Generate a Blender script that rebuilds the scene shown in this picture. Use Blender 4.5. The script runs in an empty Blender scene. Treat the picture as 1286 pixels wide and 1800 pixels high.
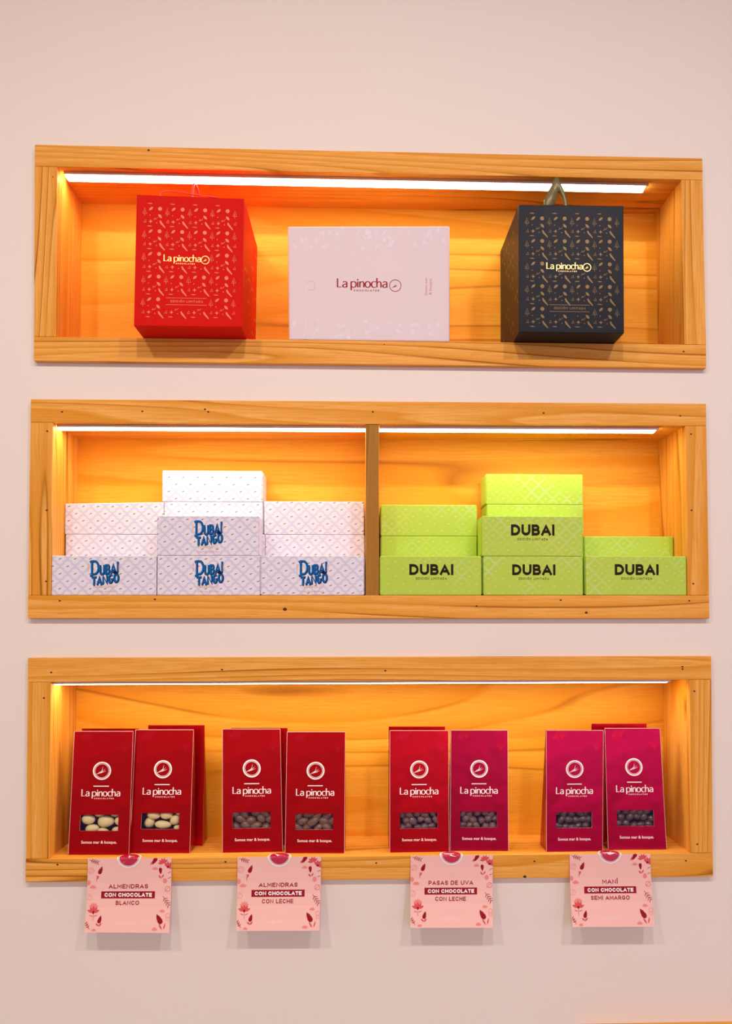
import bpy, bmesh, math, random
from mathutils import Vector, Matrix
random.seed(7)
SC = bpy.context.scene
COL = SC.collection
R = math.radians

# ------------------------------------------------------------------ camera
CZ = 1.45                                  # eye height, floor is z = 0
FPX, PX0, PY0 = 1499.7, 681.31, 1033.64
YAW, PITCH, ROLL = R(2.035), R(1.837), R(-0.008)
CAM = Vector((0, -1.3, CZ))
fwd = Vector((math.sin(YAW)*math.cos(PITCH), math.cos(YAW)*math.cos(PITCH), math.sin(PITCH)))
rgt = Vector((math.cos(YAW), -math.sin(YAW), 0)); upv = rgt.cross(fwd)
rgt, upv = rgt*math.cos(ROLL)+upv*math.sin(ROLL), -rgt*math.sin(ROLL)+upv*math.cos(ROLL)
cd = bpy.data.cameras.new('camera'); co = bpy.data.objects.new('camera', cd); COL.objects.link(co)
cd.sensor_fit = 'AUTO'; cd.sensor_width = 36; cd.lens = FPX/1800*36
cd.shift_x = (643-PX0)/1800; cd.shift_y = (PY0-900)/1800
cd.clip_start = .05; cd.clip_end = 60
m = Matrix((rgt, upv, -fwd)).transposed().to_4x4(); m.translation = CAM
co.matrix_world = m
SC.camera = co

# ------------------------------------------------------------------ world, lamps, exposure
SC.view_settings.view_transform = 'Standard'; SC.view_settings.look = 'None'
SC.view_settings.gamma = 1; SC.view_settings.use_curve_mapping = False
SC.view_settings.exposure = 0.0
SC.cycles.use_denoising = True
SC.cycles.max_bounces = 8; SC.cycles.diffuse_bounces = 5; SC.cycles.sample_clamp_indirect = 8
w = bpy.data.worlds.new('world'); SC.world = w; w.use_nodes = True
bg = w.node_tree.nodes['Background']; bg.inputs['Strength'].default_value = 1.0
# the rest of the shop: pale walls and ceiling above, darker furniture and floor below eye height
_tc = w.node_tree.nodes.new('ShaderNodeTexCoord'); _sp = w.node_tree.nodes.new('ShaderNodeSeparateXYZ'); _rp = w.node_tree.nodes.new('ShaderNodeValToRGB')
_mr = w.node_tree.nodes.new('ShaderNodeMapRange'); _mr.inputs[1].default_value = -.5; _mr.inputs[2].default_value = .5
w.node_tree.links.new(_tc.outputs['Generated'], _sp.inputs[0]); w.node_tree.links.new(_sp.outputs[2], _mr.inputs[0]); w.node_tree.links.new(_mr.outputs[0], _rp.inputs[0])
_rp.color_ramp.elements[0].position = .37; _rp.color_ramp.elements[0].color = (.17, .14, .12, 1)
_rp.color_ramp.elements[1].position = .57; _rp.color_ramp.elements[1].color = (1, .875, .76, 1)
w.node_tree.links.new(_rp.outputs[0], bg.inputs['Color'])
LED_STRENGTH = 21
LED_COLOR = (1, .84, .60)

def area(name, loc, target, sx, sy, power, color):
    d = bpy.data.lights.new(name, 'AREA'); d.shape = 'RECTANGLE'; d.size = sx; d.size_y = sy
    d.energy = power; d.color = color
    o = bpy.data.objects.new(name, d); COL.objects.link(o); o.location = loc
    o.rotation_euler = (Vector(target)-Vector(loc)).to_track_quat('-Z', 'Y').to_euler()
    return o
def spot(loc, target, power, color, r=.045, ang=120):
    d = bpy.data.lights.new('ceiling_spot_light', 'SPOT'); d.energy = power; d.color = color
    d.spot_size = R(ang); d.spot_blend = 1; d.shadow_soft_size = r
    o = bpy.data.objects.new('ceiling_spot_light', d); COL.objects.link(o); o.location = loc
    o.rotation_euler = (Vector(target)-Vector(loc)).to_track_quat('-Z', 'Y').to_euler()
for x, c in [(-.85, (1, .86, .72)), (-.05, (1, .88, .78)), (.75, (1, .91, .88))]:
    spot((x, -1.6, 2.8), (x*.6, 0, .75), 40, c)
area('added_violet_light', (1.15, -3.2, 1.75), (.2, 0, 1.3), 1.5, .95, 12, (.48, .28, 1.0))  # added violet light, gives the right-hand bags their magenta reflection

# ------------------------------------------------------------------ helpers
def at(px, py, Y=0.0):
    d = fwd + rgt*((px-PX0)/FPX) - upv*((py-PY0)/FPX)
    return CAM + d*((Y-CAM.y)/d.y)
def on_z(px, py, z):
    d = fwd + rgt*((px-PX0)/FPX) - upv*((py-PY0)/FPX)
    return CAM + d*((z-CAM.z)/d.z)
def y_for_z(px, py, z):
    return on_z(px, py, z).y

def empty(name, loc, label, cat, group=None):
    o = bpy.data.objects.new(name, None); COL.objects.link(o); o.location = loc
    o.empty_display_size = .02
    o['label'] = label; o['category'] = cat
    if group: o['group'] = group
    return o
def world_loc(o):
    v = Vector(o.location)
    while o.parent: o = o.parent; v += Vector(o.location)
    return v
def link(name, bm, mats, parent=None, origin=None, smooth=False, label=None):
    me = bpy.data.meshes.new(name)
    off = world_loc(parent) if parent else (Vector(origin) if origin else Vector((0, 0, 0)))
    bm.normal_update()
    bmesh.ops.translate(bm, verts=bm.verts, vec=-off)
    bm.to_mesh(me); bm.free()
    for mt in (mats if isinstance(mats, (list, tuple)) else [mats]): me.materials.append(mt)
    if smooth:
        for p in me.polygons: p.use_smooth = True
    o = bpy.data.objects.new(name, me); COL.objects.link(o)
    if parent: o.parent = parent
    else: o.location = off
    if label: o['label'] = label
    return o

def uvbox(bm, faces, axis='x', seed=None):
    """UV in metres: u along the grain axis, v across it."""
    uv = bm.loops.layers.uv.verify()
    s = seed if seed is not None else (random.uniform(0, 30), random.uniform(0, 30))
    for f in faces:
        n = f.normal
        for l in f.loops:
            c = l.vert.co
            if axis == 'x': a, b = c.x, (c.z if abs(n.z) < .7 else c.y+.13)
            elif axis == 'z': a, b = c.z, (c.x if abs(n.x) < .7 else c.y+.13)
            else: a, b = c.y, c.x+c.z
            if axis == 'x' and abs(n.x) > .7: a, b = c.y*1.0, c.z
            l[uv].uv = (a+s[0], b+s[1])

def prism(bm, q, y0, y1, bev=.0008, axis='x', seed=None, mat=0):
    """q: four (x, z) corners bl, br, tr, tl (Vectors use .x .z); extruded from y0 (front) to y1."""
    q = [(p.x, p.z) if isinstance(p, Vector) else p for p in q]
    f = [bm.verts.new((x, y0, z)) for x, z in q]; b = [bm.verts.new((x, y1, z)) for x, z in q]
    fs = [bm.faces.new(f), bm.faces.new(b[::-1])]
    for i in range(4):
        j = (i+1) % 4
        fs.append(bm.faces.new((f[j], f[i], b[i], b[j])))
    vs = f+b
    if bev:
        es = list({e for fc in fs for e in fc.edges})
        r = bmesh.ops.bevel(bm, geom=es, offset=bev, segments=2, affect='EDGES', profile=.5)
        fs = list({fc for v in r['verts'] for fc in v.link_faces} | {fc for fc in fs if fc.is_valid})
    for fc in fs: fc.normal_update(); fc.material_index = mat
    uvbox(bm, fs, axis, seed)
    return fs
def rect(x0, x1, z0, z1): return [(x0, z0), (x1, z0), (x1, z1), (x0, z1)]

# ------------------------------------------------------------------ materials
def mat(name, color, rough=.5, metal=0, coat=0, spec=.5, ior=None, alpha=None):
    mt = bpy.data.materials.new(name); mt.use_nodes = True
    b = mt.node_tree.nodes['Principled BSDF']
    b.inputs['Base Color'].default_value = (*color, 1); b.inputs['Roughness'].default_value = rough
    b.inputs['Metallic'].default_value = metal; b.inputs['Coat Weight'].default_value = coat
    b.inputs['Specular IOR Level'].default_value = spec
    if ior: b.inputs['IOR'].default_value = ior
    if alpha is not None: b.inputs['Alpha'].default_value = alpha
    return mt
class NT:
    def __init__(s, mt): s.t = mt.node_tree; s.b = s.t.nodes['Principled BSDF']
    def n(s, typ, **kw):
        o = s.t.nodes.new(typ)
        for k, v in kw.items(): setattr(o, k, v)
        return o
    def l(s, a, b): s.t.links.new(a, b)
    def math(s, op, a, b=None, c=None):
        o = s.n('ShaderNodeMath', operation=op)
        for i, v in enumerate((a, b, c)):
            if v is None: continue
            if isinstance(v, (int, float)): o.inputs[i].default_value = v
            else: s.l(v, o.inputs[i])
        return o.outputs[0]
    def mix(s, f, a, b):
        o = s.n('ShaderNodeMix', data_type='RGBA')
        for i, v in ((0, f), (6, a), (7, b)):
            if isinstance(v, (int, float)): o.inputs[i].default_value = v
            elif isinstance(v, tuple): o.inputs[i].default_value = (*v, 1)
            else: s.l(v, o.inputs[i])
        return o.outputs[2]
    def noise(s, vec, scale, detail=3, rough=.5, dist=0):
        o = s.n('ShaderNodeTexNoise'); o.inputs['Scale'].default_value = scale
        o.inputs['Detail'].default_value = detail; o.inputs['Roughness'].default_value = rough
        o.inputs['Distortion'].default_value = dist
        s.l(vec, o.inputs['Vector']); return o.outputs['Fac']
    def mapping(s, vec, sc, loc=(0, 0, 0)):
        o = s.n('ShaderNodeMapping'); o.inputs['Scale'].default_value = sc; o.inputs['Location'].default_value = loc
        s.l(vec, o.inputs['Vector']); return o.outputs[0]
    def ramp(s, f, stops):
        o = s.n('ShaderNodeValToRGB'); e = o.color_ramp.elements
        while len(e) < len(stops): e.new(.5)
        for i, (p, c) in enumerate(stops): e[i].position = p; e[i].color = (*c, 1) if isinstance(c, tuple) else (c, c, c, 1)
        s.l(f, o.inputs[0]); return o.outputs[0]
    def bump(s, h, strength, dist=.001):
        o = s.n('ShaderNodeBump'); o.inputs['Strength'].default_value = strength; o.inputs['Distance'].default_value = dist
        s.l(h, o.inputs['Height']); s.l(o.outputs[0], s.b.inputs['Normal'])

def wood(name, light, mid, dark, freq=20, lines=.95, fa=9):
    mt = mat(name, mid, .5, spec=.12); t = NT(mt)
    uv = t.n('ShaderNodeTexCoord').outputs['UV']
    low = t.noise(t.mapping(uv, (.42, fa, 1)), 1, 2, .42, .25)          # broad figure
    fib = t.noise(t.mapping(uv, (14, 420, 1)), 1, 3, .6)                # fine fibre
    pore = t.noise(t.mapping(uv, (45, 1500, 1)), 1, 2, .6)
    ring = t.math('FRACT', t.math('MULTIPLY', low, freq))               # growth rings: slow rise, sharp dark end
    ringc = t.ramp(ring, [(0, .15), (.10, 1.0), (.55, .75), (.90, .25), (1, .08)])
    thin = t.ramp(ring, [(0, 1.0), (.05, .5), (.10, 0.0), (.93, 0.0), (1, 1.0)])
    gate = t.ramp(t.noise(t.mapping(uv, (1.1, 16, 1), (5, 9, 0)), 1, 1), [(.47, 0.0), (.57, 1.0)])
    c = t.mix(ringc, mid, light)
    c = t.mix(t.ramp(fib, [(.38, 0.0), (.70, .75)]), c, mid)
    c = t.mix(t.math('MULTIPLY', t.math('MULTIPLY', thin, gate), lines), c, dark)
    c = t.mix(t.ramp(pore, [(.60, 0.0), (.72, .35)]), c, dark)
    t.l(c, t.b.inputs['Base Color'])
    t.bump(fib, .15, .0004)
    return mt
M = {}
M['wood'] = wood('light_wood', (.90, .46, .11), (.70, .27, .016), (.26, .08, .006))
M['lining'] = wood('niche_lining_wood', (.88, .43, .085), (.74, .28, .014), (.34, .12, .008), 18)
M['wood_back'] = wood('back_panel_wood', (.88, .42, .045), (.78, .30, .012), (.38, .13, .01), 15, .7, 4.5)
M['wood_divider'] = wood('divider_wood', (.42, .20, .035), (.33, .14, .015), (.16, .06, .005))
M['knot'] = mat('knot', (.10, .035, .008), .6)
M['hole'] = mat('nail_hole', (.05, .02, .006), .9)

M['wall'] = mat('painted_plaster', (.83, .76, .69), .75, spec=.2)
t = NT(M['wall']); oc = t.n('ShaderNodeTexCoord').outputs['Object']
t.l(t.mix(t.noise(oc, 2.2, 2), (.82, .75, .675), (.84, .78, .70)), t.b.inputs['Base Color'])
t.bump(t.noise(oc, 180, 3), .06, .0005)
M['floor'] = mat('pale_floor_tile', (.55, .45, .38), .5)
M['ceiling'] = mat('ceiling_paint', (.8, .78, .75), .8)

def emit(name, col, s):
    mt = bpy.data.materials.new(name); mt.use_nodes = True; nt = mt.node_tree; nt.nodes.clear()
    e = nt.nodes.new('ShaderNodeEmission'); o = nt.nodes.new('ShaderNodeOutputMaterial')
    e.inputs[0].default_value = (*col, 1); e.inputs[1].default_value = s; nt.links.new(e.outputs[0], o.inputs[0]); return mt
M['led'] = emit('led_diffuser', LED_COLOR, LED_STRENGTH)
M['alu'] = mat('led_profile_aluminium', (.62, .50, .40), .4, .7)

M['red_board'] = mat('red_cardboard', (.64, .006, .003), .45, spec=.05)
M['red_print'] = mat('copper_print', (.74, .15, .065), .45, .1)
M['gold_text'] = mat('gold_foil', (.95, .62, .22), .35, .35)
M['black_board'] = mat('black_cardboard', (.008, .009, .015), .42, spec=.14)
M['black_print'] = mat('bronze_print', (.17, .095, .016), .42, .3)
M['red_ribbon'] = mat('red_ribbon', (.80, .10, .06), .4)
M['green_ribbon'] = mat('olive_ribbon', (.20, .17, .07), .35, .3)
M['pale_box'] = mat('pale_pink_card', (.74, .63, .645), .55, spec=.3)
M['pale_print'] = mat('pale_gloss_print', (.76, .68, .72), .45, spec=.4)
M['crimson_ink'] = mat('crimson_ink', (.32, .006, .016), .5, spec=.1)
M['rose_ink'] = mat('rose_ink', (.62, .22, .22), .5)
M['white_ink'] = mat('white_ink', (.95, .86, .82), .5)

def lattice(name, base, line, dot, foil=None):
    mt = mat(name, base, .42, spec=.4); t = NT(mt)
    uv = t.n('ShaderNodeTexCoord').outputs['UV']
    sep = t.n('ShaderNodeSeparateXYZ'); t.l(uv, sep.inputs[0])
    P = .0226
    u = t.math('MULTIPLY', sep.outputs[0], 1/P); v = t.math('MULTIPLY', sep.outputs[1], 1/P)
    s_, d_ = t.math('ADD', u, v), t.math('SUBTRACT', u, v)
    wob = lambda x, y: t.math('ADD', x, t.math('MULTIPLY', t.math('SINE', t.math('MULTIPLY', y, 4*math.pi)), .035))
    a = t.math('ABSOLUTE', t.math('SUBTRACT', t.math('FRACT', wob(s_, d_)), .5))    # .5 on the line
    b = t.math('ABSOLUTE', t.math('SUBTRACT', t.math('FRACT', wob(d_, s_)), .5))
    mx = t.math('MAXIMUM', a, b)
    band = t.ramp(mx, [(.405, 0.0), (.415, .8), (.430, .8), (.440, .10), (.472, .10), (.482, .7), (.5, .6)])
    fu = t.math('SUBTRACT', t.math('FRACT', s_), .5); fv = t.math('SUBTRACT', t.math('FRACT', d_), .5)
    # little leaf in the middle of each diamond, elongated along the rising diagonal
    x_ = t.math('ADD', t.math('MULTIPLY', fu, .92), t.math('MULTIPLY', fv, .38))
    y_ = t.math('SUBTRACT', t.math('MULTIPLY', fv, .92), t.math('MULTIPLY', fu, .38))
    rr = t.math('ADD', t.math('POWER', t.math('MULTIPLY', x_, 1/.15), 2), t.math('POWER', t.math('MULTIPLY', y_, 1/.045), 2))
    leaf = t.math('LESS_THAN', rr, 1)
    if foil is None:
        c = t.mix(band, base, line)
        c = t.mix(t.math('MULTIPLY', leaf, .85), c, dot)
    else:
        nz = t.noise(t.mapping(uv, (9, 9, 1)), 1, 2)
        f = t.ramp(nz, [(.42, foil[0]), (.58, foil[1])])
        on = t.math('MULTIPLY', t.ramp(t.noise(t.mapping(uv, (14, 14, 1), (3, 7, 0)), 1, 1), [(.42, .06), (.62, .6)]), band)
        c = t.mix(on, base, f)
        c = t.mix(t.math('MULTIPLY', leaf, .6), c, foil[0])
        t.l(t.math('MULTIPLY', on, .35), t.b.inputs['Metallic'])
    t.l(c, t.b.inputs['Base Color'])
    t.bump(t.math('ADD', band, leaf), .25, .0003)
    return mt
M['white_pattern'] = lattice('white_lattice_card', (.80, .75, .81), (.36, .40, .66), (.05, .06, .18))
M['green_pattern'] = lattice('lime_lattice_card', (.45, .65, .045), None, None, ((.85, .70, .25), (.72, .86, .62)))
M['green_dark'] = mat('dark_brown_ink', (.022, .012, .004), .5, spec=.08)
M['navy'] = mat('navy_ink', (.004, .014, .06), .5, spec=.08)
M['blue'] = mat('blue_ink', (.004, .13, .40), .5, spec=.08)
M['gold_ink'] = mat('gold_ink', (.75, .42, .2), .45)

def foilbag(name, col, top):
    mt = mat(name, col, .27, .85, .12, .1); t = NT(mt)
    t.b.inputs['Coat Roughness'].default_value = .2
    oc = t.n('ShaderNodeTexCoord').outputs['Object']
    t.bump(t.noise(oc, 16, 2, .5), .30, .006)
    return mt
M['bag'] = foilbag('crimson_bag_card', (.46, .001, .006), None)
M['bag_painted_sheen'] = foilbag('crimson_bag_painted_sheen', (.40, .001, .030), None)  # same crimson card, cool violet reflection mixed into the base colour
M['bag_gloss'] = mat('bag_varnish', (.55, .004, .022), .24, .8)
M['bag_edge'] = mat('bag_card_edge', (.85, .55, .50), .6)
M['film'] = mat('clear_film', (.12, .12, .35), .10, alpha=.06, coat=0)
t = NT(M['film']); t.bump(t.noise(t.n('ShaderNodeTexCoord').outputs['Object'], 120, 3), .6, .002)
M['almond_white'] = mat('white_chocolate', (.80, .66, .30), .38)
M['almond_milk'] = mat('milk_chocolate', (.17, .075, .035), .25, coat=.4)
M['raisin'] = mat('milk_chocolate_raisin', (.15, .07, .055), .28, coat=.4)
M['peanut'] = mat('dark_chocolate', (.07, .03, .025), .22, coat=.5)
M['card'] = mat('pink_card', (.86, .50, .45), .55)
M['card_ink'] = mat('card_crimson', (.30, .006, .018), .5, spec=.1)
M['card_rose'] = mat('card_rose', (.66, .09, .09), .5, spec=.1)
M['card_soft'] = mat('card_soft_rose', (.80, .25, .22), .5, spec=.1)
M['card_logo'] = mat('card_faint_white', (.90, .68, .65), .5)
M['sticker'] = mat('sticker_crimson', (.50, .004, .05), .3, coat=.4)
M['purple'] = mat('sticker_purple', (.16, .02, .12), .4)

# ------------------------------------------------------------------ flat printing: 2D shapes mapped on a face
class Face:
    """quad face tl, tr, bl, br; design coordinates (0..W, 0..H) with y DOWN from the top-left corner"""
    def __init__(s, tl, tr, bl, br, W, H):
        s.tl, s.tr, s.bl, s.br, s.W, s.H = tl, tr, bl, br, W, H
        s.n = (tr-tl).cross(tl-bl).normalized()        # towards the viewer
    def p(s, x, y, h=0):
        u, v = x/s.W, y/s.H
        return (s.tl*(1-u)+s.tr*u)*(1-v) + (s.bl*(1-u)+s.br*u)*v + s.n*h
def arc(cx, cy, rx, ry, a0, a1, n=16):
    return [(cx+rx*math.cos(R(a0+(a1-a0)*i/n)), cy+ry*math.sin(R(a0+(a1-a0)*i/n))) for i in range(n+1)]
def stroke(pts, w, closed=False, thin=None):
    """polyline -> quads; thin: calligraphic contrast (w for vertical strokes, thin for horizontal)."""
    P = []
    for p in pts:
        if not P or (Vector(p)-P[-1]).length > 1e-5: P.append(Vector(p))
    if closed and (P[0]-P[-1]).length < 1e-6: P = P[:-1]
    n = len(P); L = []; Rr = []
    for i in range(n):
        a = P[i-1] if (i > 0 or closed) else None
        b = P[(i+1) % n] if (i < n-1 or closed) else None
        d1 = (P[i]-a).normalized() if a is not None else None
        d2 = (b-P[i]).normalized() if b is not None else None
        d1 = d1 or d2; d2 = d2 or d1
        t_ = d1+d2
        t_ = t_.normalized() if t_.length > 1e-3 else d1
        nn = Vector((-t_.y, t_.x)); ca = max(.62, nn.dot(Vector((-d1.y, d1.x))))
        ww = w if thin is None else thin+(w-thin)*abs(t_.y)
        L.append(P[i]+nn*ww/2/ca); Rr.append(P[i]-nn*ww/2/ca)
    out = []
    for i in range(n if closed else n-1):
        j = (i+1) % n
        out.append([L[i], L[j], Rr[j], Rr[i]])
    return out
def ellipse(cx, cy, rx, ry, ang=0, n=16, a0=0, a1=360):
    c, s = math.cos(R(ang)), math.sin(R(ang)); o = []
    for i in range(n):
        t_ = R(a0+(a1-a0)*i/n); x, y = rx*math.cos(t_), ry*math.sin(t_)
        o.append((cx+x*c-y*s, cy+x*s+y*c))
    return [o]
def leafshape(cx, cy, l, wd, ang, n=6):
    c, s = math.cos(R(ang)), math.sin(R(ang)); up = []; dn = []
    for i in range(n+1):
        t_ = i/n; x = (t_-.5)*l; y = wd/2*math.sin(math.pi*t_)
        up.append((x, y)); dn.append((x, -y))
    pts = up+dn[::-1][1:-1]
    return [[(cx+x*c-y*s, cy+x*s+y*c) for x, y in pts]]
def tf(polys, ox=0, oy=0, sx=1, sy=None, rot=0, shear=0):
    sy = sx if sy is None else sy; c, s = math.cos(R(rot)), math.sin(R(rot))
    out = []
    for p in polys:
        q = []
        for a in p:
            x, y = a[0]*sx, a[1]*sy
            y += shear*x
            q.append((ox+x*c-y*s, oy+x*s+y*c))
        out.append(q)
    return out
class Print:
    def __init__(s, face): s.f = face; s.bm = bmesh.new(); s.mats = []; s.k = 0; s.clip = True
    def add(s, polys, mt, h=.00015):
        if mt not in s.mats: s.mats.append(mt)
        k = s.mats.index(mt)
        for p in polys:
            if s.clip: p = [(min(max(q[0], .3), s.f.W-.3), min(max(q[1], .3), s.f.H-.3)) for q in p]
            s.k = (s.k+1) % 60
            vs = [s.bm.verts.new(s.f.p(q[0], q[1], h+s.k*1.6e-6)) for q in p]
            try: f = s.bm.faces.new(vs)
            except ValueError: continue
            f.normal_update()
            if f.normal.dot(s.f.n) < 0: f.normal_flip()
            f.material_index = k
        return s
    def build(s, name, parent, label=None):
        return link(name, s.bm, s.mats, parent, label=label)

# capitals as strokes in a unit box (y up): width, polylines
_S = [(.95, .80), (.78, .96), (.5, 1), (.2, .96), (.02, .77), (.14, .58), (.5, .5), (.86, .42), (.98, .22), (.8, .04), (.5, 0), (.2, .04), (.03, .2)]
CAPS = {
 'A': (.80, [[(0, 0), (.5, .95), (1, 0)], [(.18, .30), (.82, .30)]]),
 'B': (.64, [[(0, 0), (0, 1), (.55, 1)]+arc(.55, .76, .35, .24, 90, -90, 8)+[(0, .52)], [(0, .52), (.6, .52)]+arc(.6, .26, .4, .26, 90, -90, 8)+[(0, 0), (0, .1)]]),
 'C': (.78, [arc(.5, .5, .5, .5, 42, 318, 18)]),
 'D': (.74, [[(0, 0), (0, 1), (.4, 1)]+arc(.4, .5, .6, .5, 90, -90, 14)+[(0, 0), (0, .1)]]),
 'E': (.58, [[(1, 1), (0, 1), (0, 0), (1, 0)], [(0, .5), (.88, .5)]]),
 'G': (.80, [arc(.5, .5, .5, .5, 42, 350, 18)+[(.98, .45), (.55, .45)]]),
 'H': (.72, [[(0, 0), (0, 1)], [(1, 0), (1, 1)], [(0, .5), (1, .5)]]),
 'I': (0, [[(0, 0), (0, 1)]]), 'Í': (0, [[(0, 0), (0, 1)], [(-.02, 1.22), (.22, 1.42)]]),
 'L': (.52, [[(0, 1), (0, 0), (1, 0)]]),
 'M': (.86, [[(0, 0), (0, 1), (.5, .3), (1, 1), (1, 0)]]),
 'N': (.72, [[(0, 0), (0, 1), (1, 0), (1, 1)]]),
 'O': (.84, [arc(.5, .5, .5, .5, 0, 360, 22)]), 'Ó': (.84, [arc(.5, .5, .5, .5, 0, 360, 22), [(.45, 1.22), (.65, 1.42)]]),
 'P': (.62, [[(0, 0), (0, 1), (.55, 1)]+arc(.55, .7, .45, .3, 90, -90, 10)+[(0, .4)]]),
 'R': (.64, [[(0, 0), (0, 1), (.55, 1)]+arc(.55, .72, .42, .28, 90, -90, 10)+[(0, .44)], [(.55, .44), (1, 0)]]),
 'S': (.60, [_S]), 'T': (.64, [[(0, 1), (1, 1)], [(.5, 1), (.5, 0)]]),
 'U': (.72, [[(0, 1), (0, .38)]+arc(.5, .38, .5, .38, 180, 360, 12)+[(1, 1)]]),
 'V': (.78, [[(0, 1), (.5, .05), (1, 1)]]), ' ': (.2, []),
}
def caps(text, cx, base, h, wt=.16, width=None, gap=.14, narrow=1.0):
    """capitals centred on cx with baseline `base` (y down), cap height h; fitted to width if given"""
    x = 0; items = []
    for ch in text:
        W, st = CAPS[ch]; W *= narrow
        full = W+wt if W else wt
        if ch == ' ': x += .42+gap*.8; continue
        for s_ in st:
            pts = [(x+wt/2+a*(full-wt), wt/2+b*(1-wt)) for a, b in s_]
            closed = len(pts) > 12 and (Vector(pts[0])-Vector(pts[-1])).length < 1e-5
            if not closed:      # square ends reach the full letter height and width
                a0, a1, b0, b1 = Vector(pts[0]), Vector(pts[1]), Vector(pts[-1]), Vector(pts[-2])
                if (a0-a1).length > 1e-5 and (b0-b1).length > 1e-5:
                    pts = [tuple(a0+(a0-a1).normalized()*wt/2)]+pts[1:-1]+[tuple(b0+(b0-b1).normalized()*wt/2)]
            items += stroke(pts, wt, closed)
        x += full+gap
    x -= gap
    sx = h if width is None else width/x
    return [[(cx+(p[0]-x/2)*sx, base-p[1]*h) for p in q] for q in items]
# lower-case lettering of the brand word, with thick and thin strokes
def brandword(cx, base, width, small=True, ring=None):
    X = 1.36; th, tn = .155, .065; out = []
    def put(x, pl, closed=False):
        return stroke([((x+a)*X, b) for a, b in pl], th, closed, tn)
    a_ = [[(.04, .55), (.10, .63), (.2, .66), (.29, .62), (.34, .5), (.34, 0)], [(.34, .38), (.18, .36), (.04, .27), (.01, .15), (.07, .03), (.17, .01), (.27, .05), (.34, .16)]]
    nh = [(0, .42), (.07, .58), (.19, .66), (.29, .60), (.33, .44), (.33, 0)]
    x = 0
    for st in ([(0, 1), (0, 0)], [(-.03, .035), (.34, .035)]): out += put(x, st)
    x = .42
    for st in a_: out += put(x, st)
    x = 1.12
    out += put(x, [(0, .66), (0, -.32)]); out += put(x, arc(.19, .33, .22, .33, 160, -160, 18))
    x = 1.66; out += put(x, [(0, .66), (0, 0)]); out += ellipse(x*X, .86, .085, .085)
    x = 1.83; out += put(x, [(0, .66), (0, 0)]); out += put(x, nh)
    x = 2.48; out += put(x, arc(0, .33, .21, .33, 0, 360, 20), True)
    x = 2.98; out += put(x, arc(.02, .33, .21, .33, 55, 305, 14)); out += put(x, [(.12, .62), (.22, .64)]); 
    x = 3.24; out += put(x, [(0, 1.06), (0, 0)]); out += put(x, nh)
    x = 3.71
    for st in a_: out += put(x, st)
    Wd = 4.05*X; s = width/Wd
    o = [[(cx-width/2+p[0]*s, base-p[1]*s) for p in q] for q in out]
    if small: o += caps('CHOCOLATES', cx+width*.085, base+.44*s, .20*s, .2, width*.52, .5)
    return o, s
def twig(cx, cy, r, rot=0, wd=.09):
    o = []; base = Vector((-.80, .50))
    for md, tip in (((-.02, .02), (.14, -.64)), ((-.02, .14), (.46, -.28)), ((.05, .22), (.64, -.04))):
        md, tip = Vector(md), Vector(tip); d = tip-base; n = Vector((-d.y, d.x)).normalized()*wd*.62
        o.append([base, md+n, tip, md-n])
    return tf(o, cx, cy, r, r, rot)
def ring(cx, cy, r, w_, n=28): return stroke(arc(cx, cy, r, r, 0, 360, n), w_, True)

_txt = {}
def btext(s, bold=0.0):
    """outlines of the built-in typeface as flat polygons, unit size, y up, starting at x = 0"""
    if (s, bold) in _txt: return _txt[(s, bold)]
    cu = bpy.data.curves.new('lettering', 'FONT'); cu.body = s; cu.size = 1; cu.offset = bold; cu.resolution_u = 3
    ob = bpy.data.objects.new('lettering', cu); COL.objects.link(ob)
    dg = bpy.context.evaluated_depsgraph_get(); dg.update()
    me = bpy.data.meshes.new_from_object(ob.evaluated_get(dg))
    polys = [[(me.vertices[i].co.x, me.vertices[i].co.y) for i in p.vertices] for p in me.polygons]
    bpy.data.objects.remove(ob); bpy.data.curves.remove(cu); bpy.data.meshes.remove(me)
    _txt[(s, bold)] = polys; return polys
def words(s, cx, base, width, bold=.02, rot=0):
    P = btext(s, bold); xs = [q[0] for p in P for q in p]; x0, x1 = min(xs), max(xs); k = width/(x1-x0)
    P = [[((q[0]-(x0+x1)/2)*k, -q[1]*k) for q in p] for p in P]
    return tf(P, cx, base, 1, 1, rot)

# ------------------------------------------------------------------ the setting
NICHE = {   # pixel corners: outer bl br tr tl, inner bl br tr tl, depth
 1: dict(o=[(59, 634), (1241, 647), (1234, 278), (61, 254)], i=[(98.5, 592), (1202.5, 605.5), (1197, 315.5), (100.5, 293)], d=.1156),
 2: dict(o=[(48.5, 1087), (1246.5, 1087), (1240.5, 709.5), (54, 701.5)], i=[(89.5, 1046.5), (1208.4, 1046.5), (1204.3, 748.3), (93, 742.5)], d=.119),
 3: dict(o=[(44.5, 1551), (1253, 1541), (1249.5, 1153.5), (49, 1156.5)], i=[(86, 1509.5), (1214, 1499.5), (1211.5, 1195), (89.5, 1199)], d=.1156),
}
WY = .010
for N in NICHE.values():
    N['O'] = [at(*p) for p in N['o']]; N['I'] = [at(*p) for p in N['i']]
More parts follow.
